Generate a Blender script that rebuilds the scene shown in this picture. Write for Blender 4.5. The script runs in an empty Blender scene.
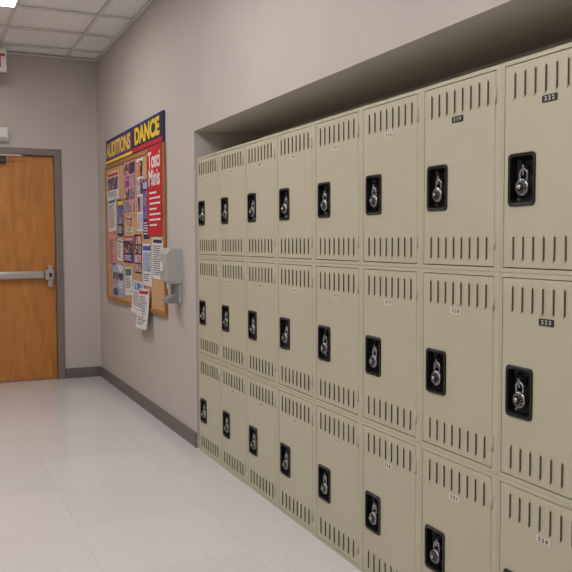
import bpy, bmesh, math, random
from mathutils import Vector, Matrix, Euler
random.seed(7)
S=bpy.context.scene
S.view_settings.view_transform='Standard'
S.view_settings.look='None'
col=S.collection

# ------------------------------------------------------------------ dims
D=1.5465          # locker-wall plane
YF=7.749          # far wall
ZC=3.045          # ceiling
ZS=2.0            # recess head
LW=0.4063; LH=0.61; LY0=4.7027
YR=4.752          # recess end
XL=-1.75          # left wall
YB=-2.6           # wall behind

# ------------------------------------------------------------------ materials
def lin(c):
    return tuple(((v/255)/12.92 if v/255<=0.04045 else (((v/255)+0.055)/1.055)**2.4) for v in c)+(1,)
_m={}
def mat(name,rgb,rough=.5,metal=0,noise=0.0,scale=20,bump=0,spec=.5,coat=0):
    if name in _m: return _m[name]
    m=bpy.data.materials.new(name); m.use_nodes=True
    nt=m.node_tree; b=nt.nodes['Principled BSDF']
    b.inputs['Base Color'].default_value=lin(rgb); b.inputs['Roughness'].default_value=rough
    b.inputs['Metallic'].default_value=metal; b.inputs['Specular IOR Level'].default_value=spec
    b.inputs['Coat Weight'].default_value=coat
    if noise or bump:
        tc=nt.nodes.new('ShaderNodeTexCoord'); n=nt.nodes.new('ShaderNodeTexNoise')
        n.inputs['Scale'].default_value=scale; n.inputs['Detail'].default_value=4
        nt.links.new(tc.outputs['Object'],n.inputs['Vector'])
        if noise:
            r=nt.nodes.new('ShaderNodeValToRGB')
            c=lin(rgb)
            r.color_ramp.elements[0].color=tuple(v*(1-noise) for v in c[:3])+(1,)
            r.color_ramp.elements[1].color=tuple(min(1,v*(1+noise)) for v in c[:3])+(1,)
            r.color_ramp.elements[0].position=.3; r.color_ramp.elements[1].position=.7
            nt.links.new(n.outputs['Fac'],r.inputs['Fac']); nt.links.new(r.outputs['Color'],b.inputs['Base Color'])
        if bump:
            n2=nt.nodes.new('ShaderNodeTexNoise'); n2.inputs['Scale'].default_value=scale*8
            nt.links.new(tc.outputs['Object'],n2.inputs['Vector'])
            bp=nt.nodes.new('ShaderNodeBump'); bp.inputs['Strength'].default_value=bump; bp.inputs['Distance'].default_value=.002
            nt.links.new(n2.outputs['Fac'],bp.inputs['Height']); nt.links.new(bp.outputs['Normal'],b.inputs['Normal'])
    _m[name]=m; return m
def emis(name,rgb,s):
    m=bpy.data.materials.new(name); m.use_nodes=True; nt=m.node_tree
    b=nt.nodes['Principled BSDF']; b.inputs['Base Color'].default_value=lin(rgb)
    b.inputs['Emission Color'].default_value=lin(rgb); b.inputs['Emission Strength'].default_value=s
    _m[name]=m; return m

WALL=mat('wall_paint',(187,178,170),.6,noise=.02,scale=3,bump=.15)
BASE=mat('baseboard_vinyl',(104,97,94),.45)
FRAME=mat('door_frame_paint',(120,110,107),.4)
PAINT=mat('locker_enamel',(186,179,156),.36,noise=.02,scale=6)
DARK=mat('gap_dark',(40,36,28),.8)
SLIT=mat('louver_slit',(84,78,62),.7)
BLACK=mat('black_plastic',(12,12,13),.35)
STEEL=mat('steel',(160,160,160),.28,metal=1)
DIAL=mat('dial_black',(14,14,16),.3)
WHITE=mat('white_plastic',(215,212,206),.4)
GREYP=mat('grey_plastic',(168,166,164),.4)
GREYD=mat('grey_plastic_dark',(128,126,125),.4)
ALU=mat('brushed_aluminium',(175,172,168),.38,metal=.75)
PLATE=mat('plate_silver',(205,200,188),.35)
INK=mat('ink_dark',(35,35,38),.6)
WOODF=mat('oak_trim',(160,112,62),.5,noise=.12,scale=12)
CORK=mat('cork',(190,150,104),.9,noise=.12,scale=60,bump=.3)

# floor
fm=bpy.data.materials.new('vct_floor'); fm.use_nodes=True; nt=fm.node_tree; b=nt.nodes['Principled BSDF']
tc=nt.nodes.new('ShaderNodeTexCoord'); br=nt.nodes.new('ShaderNodeTexBrick')
br.offset=0; br.squash=1
br.inputs['Color1'].default_value=lin((205,203,201)); br.inputs['Color2'].default_value=lin((210,208,206))
br.inputs['Mortar'].default_value=lin((192,189,186)); br.inputs['Scale'].default_value=1
br.inputs['Mortar Size'].default_value=.002; br.inputs['Mortar Smooth'].default_value=.6
br.inputs['Brick Width'].default_value=.61; br.inputs['Row Height'].default_value=.61
nt.links.new(tc.outputs['Object'],br.inputs['Vector'])
n=nt.nodes.new('ShaderNodeTexNoise'); n.inputs['Scale'].default_value=45; n.inputs['Detail'].default_value=6
nt.links.new(tc.outputs['Object'],n.inputs['Vector'])
mr=nt.nodes.new('ShaderNodeMapRange'); mr.inputs['To Min'].default_value=.95; mr.inputs['To Max'].default_value=1.04
mr.inputs['From Min'].default_value=.3; mr.inputs['From Max'].default_value=.7
nt.links.new(n.outputs['Fac'],mr.inputs['Value'])
mx=nt.nodes.new('ShaderNodeVectorMath'); mx.operation='SCALE'
nt.links.new(br.outputs['Color'],mx.inputs[0]); nt.links.new(mr.outputs['Result'],mx.inputs['Scale'])
nt.links.new(mx.outputs['Vector'],b.inputs['Base Color'])
b.inputs['Specular IOR Level'].default_value=.7
n3=nt.nodes.new('ShaderNodeTexNoise'); n3.inputs['Scale'].default_value=2.5; nt.links.new(tc.outputs['Object'],n3.inputs['Vector'])
mr3=nt.nodes.new('ShaderNodeMapRange'); mr3.inputs['To Min'].default_value=.08; mr3.inputs['To Max'].default_value=.15
nt.links.new(n3.outputs['Fac'],mr3.inputs['Value']); nt.links.new(mr3.outputs['Result'],b.inputs['Roughness'])
FLOOR=fm
# ceiling tile
cm=bpy.data.materials.new('ceiling_tile'); cm.use_nodes=True; nt=cm.node_tree; b=nt.nodes['Principled BSDF']; b.inputs['Roughness'].default_value=.9
tc=nt.nodes.new('ShaderNodeTexCoord'); n=nt.nodes.new('ShaderNodeTexNoise'); n.inputs['Scale'].default_value=90; n.inputs['Detail'].default_value=3
r=nt.nodes.new('ShaderNodeValToRGB'); r.color_ramp.elements[0].position=.32; r.color_ramp.elements[0].color=lin((222,220,217)); r.color_ramp.elements[1].position=.42; r.color_ramp.elements[1].color=lin((246,245,243))
nt.links.new(tc.outputs['Object'],n.inputs['Vector']); nt.links.new(n.outputs['Fac'],r.inputs['Fac']); nt.links.new(r.outputs['Color'],b.inputs['Base Color'])
CEIL=cm
# door wood
wm=bpy.data.materials.new('door_birch'); wm.use_nodes=True; nt=wm.node_tree; b=nt.nodes['Principled BSDF']; b.inputs['Roughness'].default_value=.35
tc=nt.nodes.new('ShaderNodeTexCoord'); mp=nt.nodes.new('ShaderNodeMapping'); mp.inputs['Scale'].default_value=(7,1,1.6)
n=nt.nodes.new('ShaderNodeTexNoise'); n.inputs['Scale'].default_value=1.6; n.inputs['Detail'].default_value=6; n.inputs['Distortion'].default_value=1.4
r=nt.nodes.new('ShaderNodeValToRGB'); r.color_ramp.elements[0].position=.28; r.color_ramp.elements[0].color=lin((166,106,45)); r.color_ramp.elements[1].position=.75; r.color_ramp.elements[1].color=lin((194,130,62))
nt.links.new(tc.outputs['Object'],mp.inputs['Vector']); nt.links.new(mp.outputs['Vector'],n.inputs['Vector']); nt.links.new(n.outputs['Fac'],r.inputs['Fac']); nt.links.new(r.outputs['Color'],b.inputs['Base Color'])
DOORW=wm

# ------------------------------------------------------------------ mesh builder
class MB:
    def __init__(s): s.bm=bmesh.new(); s.mats=[]
    def mi(s,m):
        if m not in s.mats: s.mats.append(m)
        return s.mats.index(m)
    def box(s,x0,x1,y0,y1,z0,z1,m,bev=0,seg=2):
        t=bmesh.new(); bmesh.ops.create_cube(t,size=1)
        for v in t.verts:
            v.co=Vector((x0+(v.co.x+.5)*(x1-x0),y0+(v.co.y+.5)*(y1-y0),z0+(v.co.z+.5)*(z1-z0)))
        if bev: bmesh.ops.bevel(t,geom=t.edges[:],offset=bev,segments=seg,affect='EDGES',profile=.5)
        s.add(t,m); return s
    def add(s,t,m,M=None,smooth=False):
        i=s.mi(m); vm={}
        for v in t.verts: vm[v]=s.bm.verts.new(M@v.co if M else v.co)
        for f in t.faces:
            try:
                nf=s.bm.faces.new([vm[v] for v in f.verts]); nf.material_index=i; nf.smooth=smooth
            except ValueError: pass
        t.free()
    def poly(s,pts,m,smooth=False):
        f=s.bm.faces.new([s.bm.verts.new(p) for p in pts]); f.material_index=s.mi(m); f.smooth=smooth; return f
    def loops(s,loops,m,cap0=False,cap1=False,smooth=False,close=True):
        L=[[s.bm.verts.new(p) for p in l] for l in loops]; i=s.mi(m)
        for a,b in zip(L,L[1:]):
            n=len(a)
            for k in range(n if close else n-1):
                f=s.bm.faces.new((a[k],a[(k+1)%n],b[(k+1)%n],b[k])); f.material_index=i; f.smooth=smooth
        if cap0: s.bm.faces.new(L[0]).material_index=i
        if cap1: s.bm.faces.new(list(reversed(L[-1]))).material_index=i
    def lathe(s,prof,m,axis='X',c=(0,0,0),n=28,smooth=True):
        lp=[]
        for r,h in prof:
            ring=[]
            for k in range(n):
                a=2*math.pi*k/n; u,v=r*math.cos(a),r*math.sin(a)
                p={'X':(h,u,v),'Y':(u,h,v),'Z':(u,v,h)}[axis]
                ring.append(Vector(p)+Vector(c))
            lp.append(ring)
        s.loops(lp,m,cap0=True,cap1=True,smooth=smooth)
    def tube(s,pts,r,m,n=10):
        lp=[]
        pts=[Vector(p) for p in pts]
        for i,p in enumerate(pts):
            t=(pts[min(i+1,len(pts)-1)]-pts[max(i-1,0)]).normalized()
            a=Vector((1,0,0)) if abs(t.x)<.9 else Vector((0,0,1))
            u=t.cross(a).normalized(); w=t.cross(u)
            lp.append([p+u*r*math.cos(2*math.pi*k/n)+w*r*math.sin(2*math.pi*k/n) for k in range(n)])
        s.loops(lp,m,cap0=True,cap1=True,smooth=True)
    def mesh(s,name,fix=True):
        if fix: bmesh.ops.recalc_face_normals(s.bm,faces=s.bm.faces)
        me=bpy.data.meshes.new(name); s.bm.to_mesh(me); s.bm.free()
        for m in s.mats: me.materials.append(m)
        return me
    def obj(s,name,parent=None,fix=True,origin=None):
        me=s.mesh(name,fix)
        o=bpy.data.objects.new(name,me); col.objects.link(o)
        if origin:
            me.transform(Matrix.Translation(-Vector(origin))); o.location=origin
        if parent: o.parent=parent; o.matrix_parent_inverse=parent.matrix_basis.inverted()
        return o
_tc={}
def textmesh(body,size,m,extr=.0004,bold=0,sx=1):
    k=(body,size,m.name,sx,bold)
    if k in _tc: return _tc[k]
    cu=bpy.data.curves.new('t','FONT'); cu.body=body; cu.size=size; cu.extrude=extr; cu.align_x='CENTER'; cu.align_y='CENTER'; cu.offset=bold
    o=bpy.data.objects.new('t',cu); col.objects.link(o); bpy.context.view_layer.update()
    dg=bpy.context.evaluated_depsgraph_get()
    me=bpy.data.meshes.new_from_object(o.evaluated_get(dg)); me.materials.clear(); me.materials.append(m)
    me.transform(Matrix.Diagonal((sx,1,1,1)))
    bpy.data.objects.remove(o); bpy.data.curves.remove(cu); _tc[k]=me; return me
def walltext(name,body,size,m,loc,parent=None,rot=0,far=False,bold=0,sx=1):
    o=bpy.data.objects.new(name,textmesh(body,size,m,bold=bold,sx=sx)); col.objects.link(o)
    o.location=loc
    R=Euler((math.pi/2,0,0 if far else -math.pi/2)).to_matrix()
    o.rotation_euler=(R@Euler((0,0,rot)).to_matrix()).to_euler()
    if parent: o.parent=parent; o.matrix_parent_inverse=parent.matrix_basis.inverted()
    return o

# ------------------------------------------------------------------ room shell
T=.15
MB().box(XL-T,D+.62,YB-T,YF+T,-T,0,FLOOR).obj('floor')
MB().box(XL-T,D+.62,YB-T,YF+T,ZC+.02,ZC+T,CEIL).obj('ceiling')
MB().box(XL-T,XL,YB-T,YF+T,0,ZC+.02,WALL).obj('wall_left')
MB().box(XL,D+.62,YB-T,YB,0,ZC+.02,WALL).obj('wall_back')
MB().box(D,D+.62,YR,YF,0,ZC+.02,WALL).obj('wall_right')
MB().box(D,D+.62,YB,YR,ZS,ZC+.02,WALL).obj('wall_right_header')
YN=LY0-11*LW-.04
MB().box(D+.47,D+.62,YN,YR,0,ZS,WALL).obj('wall_recess')
MB().box(D,D+.62,YB,YN,0,ZS,WALL).obj('wall_right_near')
# far wall with door opening
DX0,DX1,DH=.222,1.137,2.125
w=MB()
w.box(XL,DX0-.06,YF,YF+T,0,ZC+.02,WALL); w.box(DX1+.06,D+.62,YF,YF+T,0,ZC+.02,WALL); w.box(DX0-.06,DX1+.06,YF,YF+T,DH+.06,ZC+.02,WALL)
w.obj('wall_far')
def bb(name,x0,x1,y0,y1):
    MB().box(x0,x1,y0,y1,0,.098,BASE,bev=.003).obj(name)
bb('baseboard_right',D-.009,D,YR,YF); bb('baseboard_far',DX1+.065,D-.01,YF-.009,YF); bb('baseboard_far_left',XL,DX0-.065,YF-.009,YF)
bb('baseboard_left',XL,XL+.009,YB,YF-.01)
# ceiling grid
g=MB(); GR=mat('ceiling_grid_paint',(220,218,214),.5)
xs=[.66+.61*k for k in range(-4,2)]; ys=[6.22+.61*k for k in range(-15,3)]
for x in xs:
    if XL<x<D: g.box(x-.012,x+.012,YB,YF,ZC-.002,ZC+.008,GR)
for y in ys:
    if YB<y<YF: g.box(XL,D,y-.012,y+.012,ZC-.0025,ZC+.008,GR)
g.box(D-.02,D,YB,YF,ZC-.003,ZC+.008,GR); g.box(XL,XL+.02,YB,YF,ZC-.003,ZC+.008,GR); g.box(XL,D,YF-.02,YF,ZC-.003,ZC+.008,GR)
g.obj('ceiling_grid')
LENS=emis('troffer_lens',(252,250,251),15.8)
def troffer(x0,x1,y0,y1):
    m=MB(); q=.012
    for a in ((x0,x1,y0,y0+q),(x0,x1,y1-q,y1),(x0,x0+q,y0+q,y1-q),(x1-q,x1,y0+q,y1-q)):
        m.box(*a,ZC-.006,ZC+.018,WHITE)
    m.box(x0+q,x1-q,y0+q,y1-q,ZC-.004,ZC+.015,LENS)
    return m.obj('ceiling_light',origin=((x0+x1)/2,(y0+y1)/2,ZC))
for yy in (5.61,3.17,.73,-1.71):
    troffer(.66-1.22+.012,.66+.0,yy+.012,yy+.61+.0)

# ------------------------------------------------------------------ door
f=MB()
FY=YF-.018
for x0,x1,z0,z1 in ((DX1,DX1+.063,0,DH+.062),(DX0-.063,DX0,0,DH+.062),(DX0,DX1,DH,DH+.062)):
    f.box(x0,x1,FY,YF+.10,z0,z1,FRAME,bev=.003)
f.box(DX1-.012,DX1,YF+.075,YF+.10,0,DH,FRAME); f.box(DX0,DX0+.012,YF+.075,YF+.10,0,DH,FRAME); f.box(DX0,DX1,YF+.075,YF+.1,DH-.012,DH,FRAME)
f.obj('trim_door_frame')
dl=MB().box(DX0+.003,DX1-.003,YF+.028,YF+.072,.006,DH-.003,DOORW,bev=.002).obj('door_1')
dy=YF+.028
p=MB()
bz=1.003
p.box(DX0+.05,DX1-.03,dy-.018,dy,bz-.036,bz+.036,ALU,bev=.004)
p.box(DX0+.12,DX1-.115,dy-.06,dy-.018,bz-.03,bz+.03,ALU,bev=.008)
p.box(DX0+.03,DX0+.11,dy-.06,dy,bz-.045,bz+.045,ALU,bev=.006)
p.box(DX1-.105,DX1-.022,dy-.06,dy,bz-.05,bz+.05,ALU,bev=.008)
p.box(DX1-.08,DX1-.035,dy-.05,dy,bz-.115,bz+.095,ALU,bev=.006)
p.box(DX1-.07,DX1-.045,dy-.062,dy-.05,bz-.02,bz+.02,DIAL,bev=.002)
p.obj('push_bar',parent=dl)
c=MB()
c.box(DX0+.2,DX0+.48,dy-.07,dy,DH-.085,DH-.02,mat('bronze_closer',(70,60,52),.4,metal=.5),bev=.008)
c.box(DX0+.35,DX0+.62,dy-.10,dy-.085,DH-.02,DH-.008,ALU); c.box(DX0+.34,DX0+.37,dy-.1,dy-.04,DH-.03,DH-.006,ALU)
c.obj('closer',parent=dl)

# ------------------------------------------------------------------ exit sign + emergency light
RED=mat('red_letters',(190,40,34),.5)
ex=MB(); ey=7.42
ex.box(.38,.700,ey-.025,ey+.025,2.80,3.0,WHITE,bev=.006)
ex.box(.46,.64,ey-.03,ey+.03,3.0,ZC,WHITE,bev=.003)
e=ex.obj('exit_sign')
walltext('letters','EXIT',.16,RED,(.535,ey-.0262,2.895),parent=e,far=True,bold=.005,sx=.9)
em=MB()
em.box(.37,.735,YF-.055,YF,2.235,2.365,WHITE,bev=.014)
em.box(.39,.715,YF-.062,YF-.05,2.245,2.275,GREYP,bev=.003)
for xx in (.44,.56):
    em.lathe([(.0,-.035),(.03,-.035),(.04,-.03),(.04,0),(.03,.02),(0,.02)],WHITE,axis='Y',c=(xx,YF-.07,2.31))
em.obj('emergency_light')

# ------------------------------------------------------------------ lockers
def rrect(yc,zc,w,h,r,x,n=5):
    pts=[]
    for cx,cz,a0 in ((w/2-r,h/2-r,0),(-w/2+r,h/2-r,90),(-w/2+r,-h/2+r,180),(w/2-r,-h/2+r,270)):
        for k in range(n+1):
            a=math.radians(a0+90*k/n); pts.append(Vector((x,yc+cx+r*math.cos(a),zc+cz+r*math.sin(a))))
    return pts
ML,MR,MT,MBt=.010,.028,.013,.013
yl,yr=-ML,-(LW-MR)
CY,CZ,CW,CH=-.088,.267,.112,.15
G=.0028
def locker_mesh():
    dm=MB().box(0,.016,yr+G,yl-G,MBt+G,LH-MT-G,PAINT,bev=.002).mesh('d')
    do=bpy.data.objects.new('d',dm); col.objects.link(do)
    cu=MB(); cu.loops([rrect(CY,CZ,CW-.014,CH-.014,.012,-.02),rrect(CY,CZ,CW-.014,CH-.014,.012,.04)],PAINT,cap0=True,cap1=True)
    co=bpy.data.objects.new('c',cu.mesh('c')); col.objects.link(co)
    bo=do.modifiers.new('b','BOOLEAN'); bo.object=co; bo.operation='DIFFERENCE'; bo.solver='EXACT'
    bpy.context.view_layer.update()
    dm2=bpy.data.meshes.new_from_object(do.evaluated_get(bpy.context.evaluated_depsgraph_get()))
    bpy.data.objects.remove(do); bpy.data.objects.remove(co)
    m=MB(); e=.0004
    t=bmesh.new(); t.from_mesh(dm2); m.add(t,PAINT)
    def rect(y0,y1,z0,z1,x): return [Vector((x,y0,z0)),Vector((x,y1,z0)),Vector((x,y1,z1)),Vector((x,y0,z1))]
    O=(-LW+e,-e,e,LH-e); I=(yr,yl,MBt,LH-MT)
    m.loops([rect(*O,.40),rect(*O,.0015),rect(O[0]+.0015,O[1]-.0015,O[2]+.0015,O[3]-.0015,0),rect(*I,0),rect(*I,.018)],PAINT,cap0=True)
    m.loops([rect(*I,.018),rect(*I,.045)],DARK,cap1=True)
    m.loops([rrect(CY,CZ,CW,CH,.014,0),rrect(CY,CZ,CW,CH,.014,-.003),rrect(CY,CZ,CW-.004,CH-.004,.013,-.0045),rrect(CY,CZ,CW-.02,CH-.02,.011,-.003),
             rrect(CY,CZ,CW-.026,CH-.026,.01,.02),rrect(CY,CZ,CW-.04,CH-.04,.008,.03)],BLACK,cap1=True)
    def louver(yc,z0,z1):
        p=.0045; a=yc+.010; b=yc-.006; zz0,zz1=z0+.008,z1-.008
        v=[Vector((0,a,zz0)),Vector((0,a,zz1)),Vector((-p,b,zz0)),Vector((-p,b,zz1)),Vector((0,b-.001,zz0)),Vector((0,b-.001,zz1)),Vector((0,yc,z0)),Vector((0,yc,z1))]
        bv=[m.bm.verts.new(q) for q in v]
        i=m.mi(PAINT); k=m.mi(SLIT)
        for idx,mm in (((0,2,3,1),i),((2,4,5,3),k),((0,6,2),i),((6,4,2),i),((1,3,7),i),((7,3,5),i)):
            fc=m.bm.faces.new([bv[q] for q in idx]); fc.material_index=mm
        m.poly([(-.0006,b-.001,zz0),(-.0006,b-.0035,zz0+.003),(-.0006,b-.0035,zz1-.003),(-.0006,b-.001,zz1)],SLIT)
    n=8; sp=.041; c0=(yl+yr)/2
    for k in range(n):
        y=c0+(k-(n-1)/2)*sp
        louver(y,.03,.112); louver(y,LH-.118,LH-.032)
    for z in (.09,LH-.09):
        m.lathe([(0,-.022),(.0042,-.022),(.0042,.022),(0,.022)],PAINT,axis='Z',c=(-.002,yr-.001,z),n=10)
    return m.mesh('locker')
LM=locker_mesh()
def padlock_mesh():
    m=MB()
    m.lathe([(0,.012),(.021,.012),(.0245,.009),(.0245,-.006),(.022,-.010),(.0,-.010)],STEEL,c=(0,0,0))
    m.lathe([(0,-.009),(.0205,-.0095),(.0205,-.0125),(.012,-.0135),(0,-.0135)],DIAL)
    m.lathe([(0,-.013),(.0075,-.013),(.0065,-.021),(0,-.021)],STEEL,n=14)
    for k in range(12):
        a=k*math.pi/6; u=Vector((0,math.cos(a),math.sin(a))); t=Vector((0,-math.sin(a),math.cos(a)))
        m.poly([Vector((-.0137,0,0))+u*.0135+t*.0006,Vector((-.0137,0,0))+u*.0135-t*.0006,Vector((-.0128,0,0))+u*.0188-t*.0006,Vector((-.0128,0,0))+u*.0188+t*.0006],PLATE)
    pts=[(0,-.0145,.015),(0,-.0145,.036)]+[(0,-.0145*math.cos(math.pi*k/8),.036+.0145*math.sin(math.pi*k/8)) for k in range(1,8)]+[(0,.0145,.036),(0,.0145,.015)]
    m.tube(pts,.0036,STEEL)
    m.box(-.004,.02,-.004,.004,.034,.062,STEEL,bev=.001)
    return m.mesh('padlock')
PM=padlock_mesh()
for i in range(11):
    for rw in range(3):
        o=bpy.data.objects.new('locker',LM); col.objects.link(o); o.location=(D,LY0-i*LW,rw*LH)
        k=bpy.data.objects.new('padlock',PM); col.objects.link(k); k.parent=o
        k.location=(.006,CY,CZ-.022); k.rotation_euler=(random.uniform(-.25,.25),0,random.uniform(-.08,.08))
        dark=i>=6 and rw==2 or (i==7 and rw==1)
        pc=(yl+yr)/2
        pm=MB(); pm.loops([rrect(pc,.478,.058,.020,.003,0),rrect(pc,.478,.058,.020,.003,-.0015)],INK if dark else PLATE,cap1=True)
        po=pm.obj('number_plate'); po.parent=o
        s=str(200+i*3+(2-rw)+1)
        to=walltext('digits',' '.join(s),.016,PLATE if dark else INK,(-.0018,pc,.478),bold=.0002,sx=1.15); to.parent=o
MB().box(D+.03,D+.05,LY0+.001,YR-.001,0,3*LH,PAINT).obj('trim_locker_filler')

# ------------------------------------------------------------------ bulletin board
BY0,BY1,BZ0,BZ1=7.33,5.375,.785,2.005
DB=D-.001
bd=MB()
bd.box(DB-.012,DB,BY1+.02,BY0-.02,BZ0+.02,BZ1-.02,CORK)
for a in ((BY1,BY0,BZ1-.035,BZ1),(BY1,BY0,BZ0,BZ0+.035),(BY1,BY1+.035,BZ0+.035,BZ1-.035),(BY0-.035,BY0,BZ0+.035,BZ1-.035)):
    bd.box(DB-.022,DB,*a,WOODF,bev=.003)
board=bd.obj('bulletin_board')
C={'white':(212,209,205),'pink':(214,142,146),'red':(188,20,36),'navy':(30,36,92),'blue':(48,86,164),'purple':(88,44,120),'dark':(36,32,46),
   'yellow':(226,190,36),'green':(60,122,84),'text':(84,82,88),'lblue':(150,176,208),'skin':(176,126,106),'orange':(204,108,40),'grey':(136,134,138)}
def pc(n): return mat('print_'+n,C[n],.55)
def pic(n,n2='skin'):
    # printed photograph: procedural blotches of several inks
    key='photo_%s_%s'%(n,n2)
    if key in _m: return _m[key]
    m=bpy.data.materials.new(key); m.use_nodes=True; nt=m.node_tree; b=nt.nodes['Principled BSDF']; b.inputs['Roughness'].default_value=.35
    tc=nt.nodes.new('ShaderNodeTexCoord'); t=nt.nodes.new('ShaderNodeTexNoise'); t.inputs['Scale'].default_value=17; t.inputs['Detail'].default_value=5; t.inputs['Distortion'].default_value=.8
    r=nt.nodes.new('ShaderNodeValToRGB'); cr=r.color_ramp
    cr.elements[0].position=.3; cr.elements[0].color=lin(C['dark']); cr.elements[1].position=.74; cr.elements[1].color=lin(C['white'])
    for pos,cc in ((.42,C[n]),(.53,C[n]),(.57,C[n2]),(.66,C[n2])):
        el=cr.elements.new(pos); el.color=lin(cc)
    nt.links.new(tc.outputs['Object'],t.inputs['Vector']); nt.links.new(t.outputs['Fac'],r.inputs['Fac']); nt.links.new(r.outputs['Color'],b.inputs['Base Color'])
    _m[key]=m; return m
def flyer(u0,v0,u1,v1,base,style='text',acc='navy',acc2='red',name='flyer',rot=0,lift=.0,curl=0,parent=board):
    W=BY0-BY1; H=BZ1-BZ0
    y0=BY0-u0*W; y1=BY0-u1*W; z1=BZ1-v0*H; z0=BZ1-v1*H
    x=DB-.0145-lift; ww=y0-y1; hh=z1-z0; cy=(y0+y1)/2; cz=(z0+z1)/2
    m=MB()
    def P(a,b,dx):
        yy=(.5-a)*ww; zz=(.5-b)*hh
        c,s=math.cos(rot),math.sin(rot)
        cu=curl*(b**2)
        return Vector((x-dx-cu,cy+yy*c-zz*s,cz+yy*s+zz*c))
    def Q(a0,b0,a1,b1,mt,dx):
        n=max(1,int((b1-b0)*8)) if curl else 1
        for k in range(n):
            c0=b0+(b1-b0)*k/n; c1=b0+(b1-b0)*(k+1)/n
            m.poly([P(a0,c0,dx),P(a0,c1,dx),P(a1,c1,dx),P(a1,c0,dx)],mt)
    Q(0,0,1,1,pc(base),0)
    tx=pc('text' if base not in('navy','dark','red','purple') else 'white')
    rnd=random.Random(int(u0*1000+v0*77))
    def lines(b0,b1,a0=.1,a1=.9,st=.045):
        st=max(st,.016/hh)
        b=b0
        while b<b1-st*.4:
            Q(a0,b,a0+(a1-a0)*rnd.uniform(.6,1),b+st*.42,tx,.0006); b+=st
    if style=='text':
        Q(.1,.06,.9,.14,pc(acc),.0006); lines(.2,.92)
    elif style=='photo':
        Q(.06,.05,.94,.16,pc(acc2),.0006); Q(.06,.2,.94,.66,pic(acc),.0006); lines(.72,.94)
    elif style=='collage':
        cs=[acc,acc2,'grey','lblue','dark']
        for r_ in range(4):
            for c_ in range(2):
                Q(.05+c_*.47,.04+r_*.24,.48+c_*.47,.25+r_*.24,pic(rnd.choice(cs),rnd.choice(['skin',acc2,'pink'])),.0006)
    elif style=='tabs':
        Q(.1,.05,.9,.3,pic(acc,acc2),.0006); lines(.36,.8); Q(0,.85,1,.86,tx,.0006)
    for a in (.5,) if ww<.2 else (.08,.92):
        q=P(a,.03,.001); m.lathe([(0,.0),(.006,0),(.006,-.006),(0,-.008)],pc(rnd.choice(['red','blue','white','yellow'])),c=q,n=8)
    return m.obj(name,parent=parent,fix=False)
flyer(.03,.06,.28,.26,'white','photo','navy','red',name='flyer_1')
flyer(.36,.03,.58,.38,'pink','collage','red','purple',name='flyer_2')
flyer(.24,.27,.355,.53,'navy','photo','blue','yellow',name='flyer_3',rot=.03)
flyer(.05,.25,.22,.49,'white','text','blue',name='flyer_4',rot=-.03,lift=.001)
flyer(.04,.5,.19,.76,'pink','text','pink',name='flyer_5')
flyer(.6,.04,.7,.5,'white','collage','lblue','orange',name='flyer_6')
flyer(.695,.18,.785,.55,'navy','photo','blue','lblue',name='flyer_7',lift=.001)
flyer(.82,.54,.97,.79,'white','text','navy',name='flyer_8',rot=.02)
flyer(.35,.53,.53,.71,'purple','photo','dark','pink',name='flyer_9')
flyer(.545,.52,.66,.77,'dark','collage','purple','pink',name='flyer_10')
flyer(.12,.72,.345,.96,'lblue','collage','white','blue',name='flyer_11')
flyer(.36,.74,.5,.93,'white','tabs','green','blue',name='flyer_12',rot=-.04)
flyer(.67,.58,.81,.84,'white','photo','lblue','blue',name='flyer_13')
flyer(.22,.55,.33,.70,'white','text','text',name='flyer_14',rot=.05)
flyer(.53,.82,.71,1.03,'white','tabs','lblue','blue',name='flyer_15',rot=.05,lift=.010,curl=.02)
flyer(.63,.86,.80,1.11,'white','text','red',name='flyer_16',rot=-.03,lift=.014,curl=.03)
flyer(.40,.405,.52,.5,'white','photo','orange','navy',name='flyer_17',rot=.03)
rp=flyer(.775,.0,.985,.53,'red','none',name='theater_poster',lift=.010,parent=board)
W=BY0-BY1; H=BZ1-BZ0
WP=pc('white')
for t,u,v,s in (('Tosci',.88,.085,.165),('Minis',.88,.19,.165)):
    walltext('lettering',t,s,WP,(DB-.0252,BY0-u*W,BZ1-v*H),parent=rp,bold=.004,sx=.9)
for k in range(7):
    q=MB(); z=BZ1-(.27+k*.032)*H; a=BY0-(.81)*W; b_=a-(.15 if k%3 else .10)*W
    q.poly([(DB-.0252,a,z),(DB-.0252,a,z-.013),(DB-.0252,b_,z-.013),(DB-.0252,b_,z)],WP); q.obj('text_line',parent=rp,fix=False)
bn=MB(); by0,by1,bz0,bz1=7.29,5.39,2.01,2.225; bm_=(by0+by1)/2-.05
bn.box(DB-.016,DB,by1,by0,bz0,bz1,pc('navy'))
bn.box(DB-.018,DB-.016,bm_,by0-.02,bz0+.035,bz1-.03,pc('purple'))
bn.box(DB-.018,DB-.016,by1+.02,bm_-.01,bz0+.045,bz1-.03,pc('dark'))
bn.box(DB-.018,DB-.016,by1+.02,bm_-.01,bz0+.008,bz0+.04,pc('red'))
bn.box(DB-.018,DB-.016,bm_,by0-.02,bz0+.006,bz0+.03,pc('yellow'))
bo=bn.obj('audition_banner')
walltext('lettering','AUDITIONS',.17,pc('yellow'),(DB-.0186,(bm_+by0)/2,bz0+.112),parent=bo,bold=.006,sx=1.0)
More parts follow.
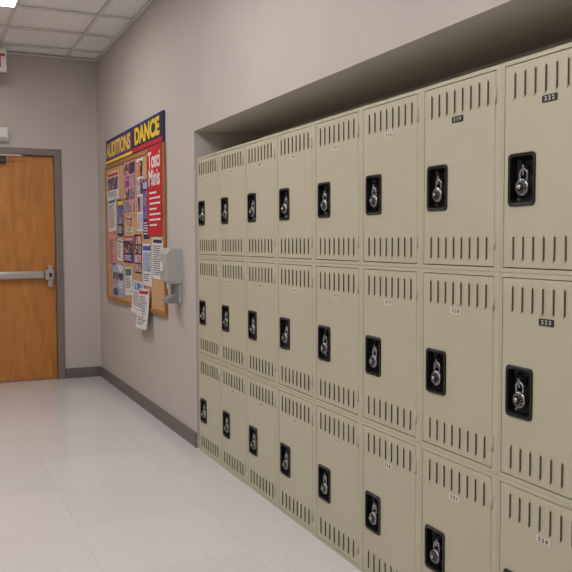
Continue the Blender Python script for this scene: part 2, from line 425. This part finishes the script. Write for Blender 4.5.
walltext('lettering','DANCE',.17,pc('yellow'),(DB-.0186,(bm_+by1)/2,bz0+.118),parent=bo,bold=.008,sx=1.25)

# ------------------------------------------------------------------ sanitizer dispenser
s=MB(); sy0,sy1=5.03,5.19
s.box(D-.02,D,sy0+.01,sy1-.01,.905,1.27,GREYP,bev=.006)
pr=[(0,1.275),(-.085,1.27),(-.115,1.235),(-.118,1.15),(-.108,1.06),(-.06,1.035),(0,1.03)]
def ring(y,k): return [Vector((D+px*k,y,1.15+(pz-1.15)*k)) for px,pz in pr]
s.loops([ring(sy0,.93),ring(sy0+.008,1),ring(sy1-.008,1),ring(sy1,.93)],GREYP,cap0=True,cap1=True)
s.lathe([(0,-.03),(.012,-.03),(.016,.0),(.016,.02),(0,.02)],WHITE,axis='Z',c=(D-.07,(sy0+sy1)/2,1.03))
s.box(D-.12,D-.118,sy0+.05,sy1-.05,1.12,1.18,WHITE)
pb=[(0,1.035),(-.035,1.03),(-.04,.96),(-.095,.935),(-.10,.915),(-.085,.905),(0,.905)]
s.loops([[Vector((D+px,y,pz)) for px,pz in pb] for y in (sy0+.018,sy1-.018)],GREYD,cap0=True,cap1=True)
s.obj('hand_sanitizer_dispenser')

# ------------------------------------------------------------------ camera
f,yaw,pit,rol,h=789.7,.4288,.0569,-.0039,1.3147
F=Vector((math.sin(yaw)*math.cos(pit),math.cos(yaw)*math.cos(pit),-math.sin(pit)))
R0=Vector((math.cos(yaw),-math.sin(yaw),0)); U0=R0.cross(F)
R=R0*math.cos(rol)+U0*math.sin(rol); U=-R0*math.sin(rol)+U0*math.cos(rol)
cd=bpy.data.cameras.new('camera'); cd.sensor_width=36; cd.lens=f*36/572; cd.clip_start=.02
co=bpy.data.objects.new('camera',cd); col.objects.link(co)
M=Matrix((R,U,-F)).transposed().to_4x4(); M.translation=Vector((0,0,h)); co.matrix_world=M
S.camera=co
wd=bpy.data.worlds.new('w'); S.world=wd; wd.use_nodes=True; wd.node_tree.nodes['Background'].inputs[0].default_value=(.05,.05,.05,1)
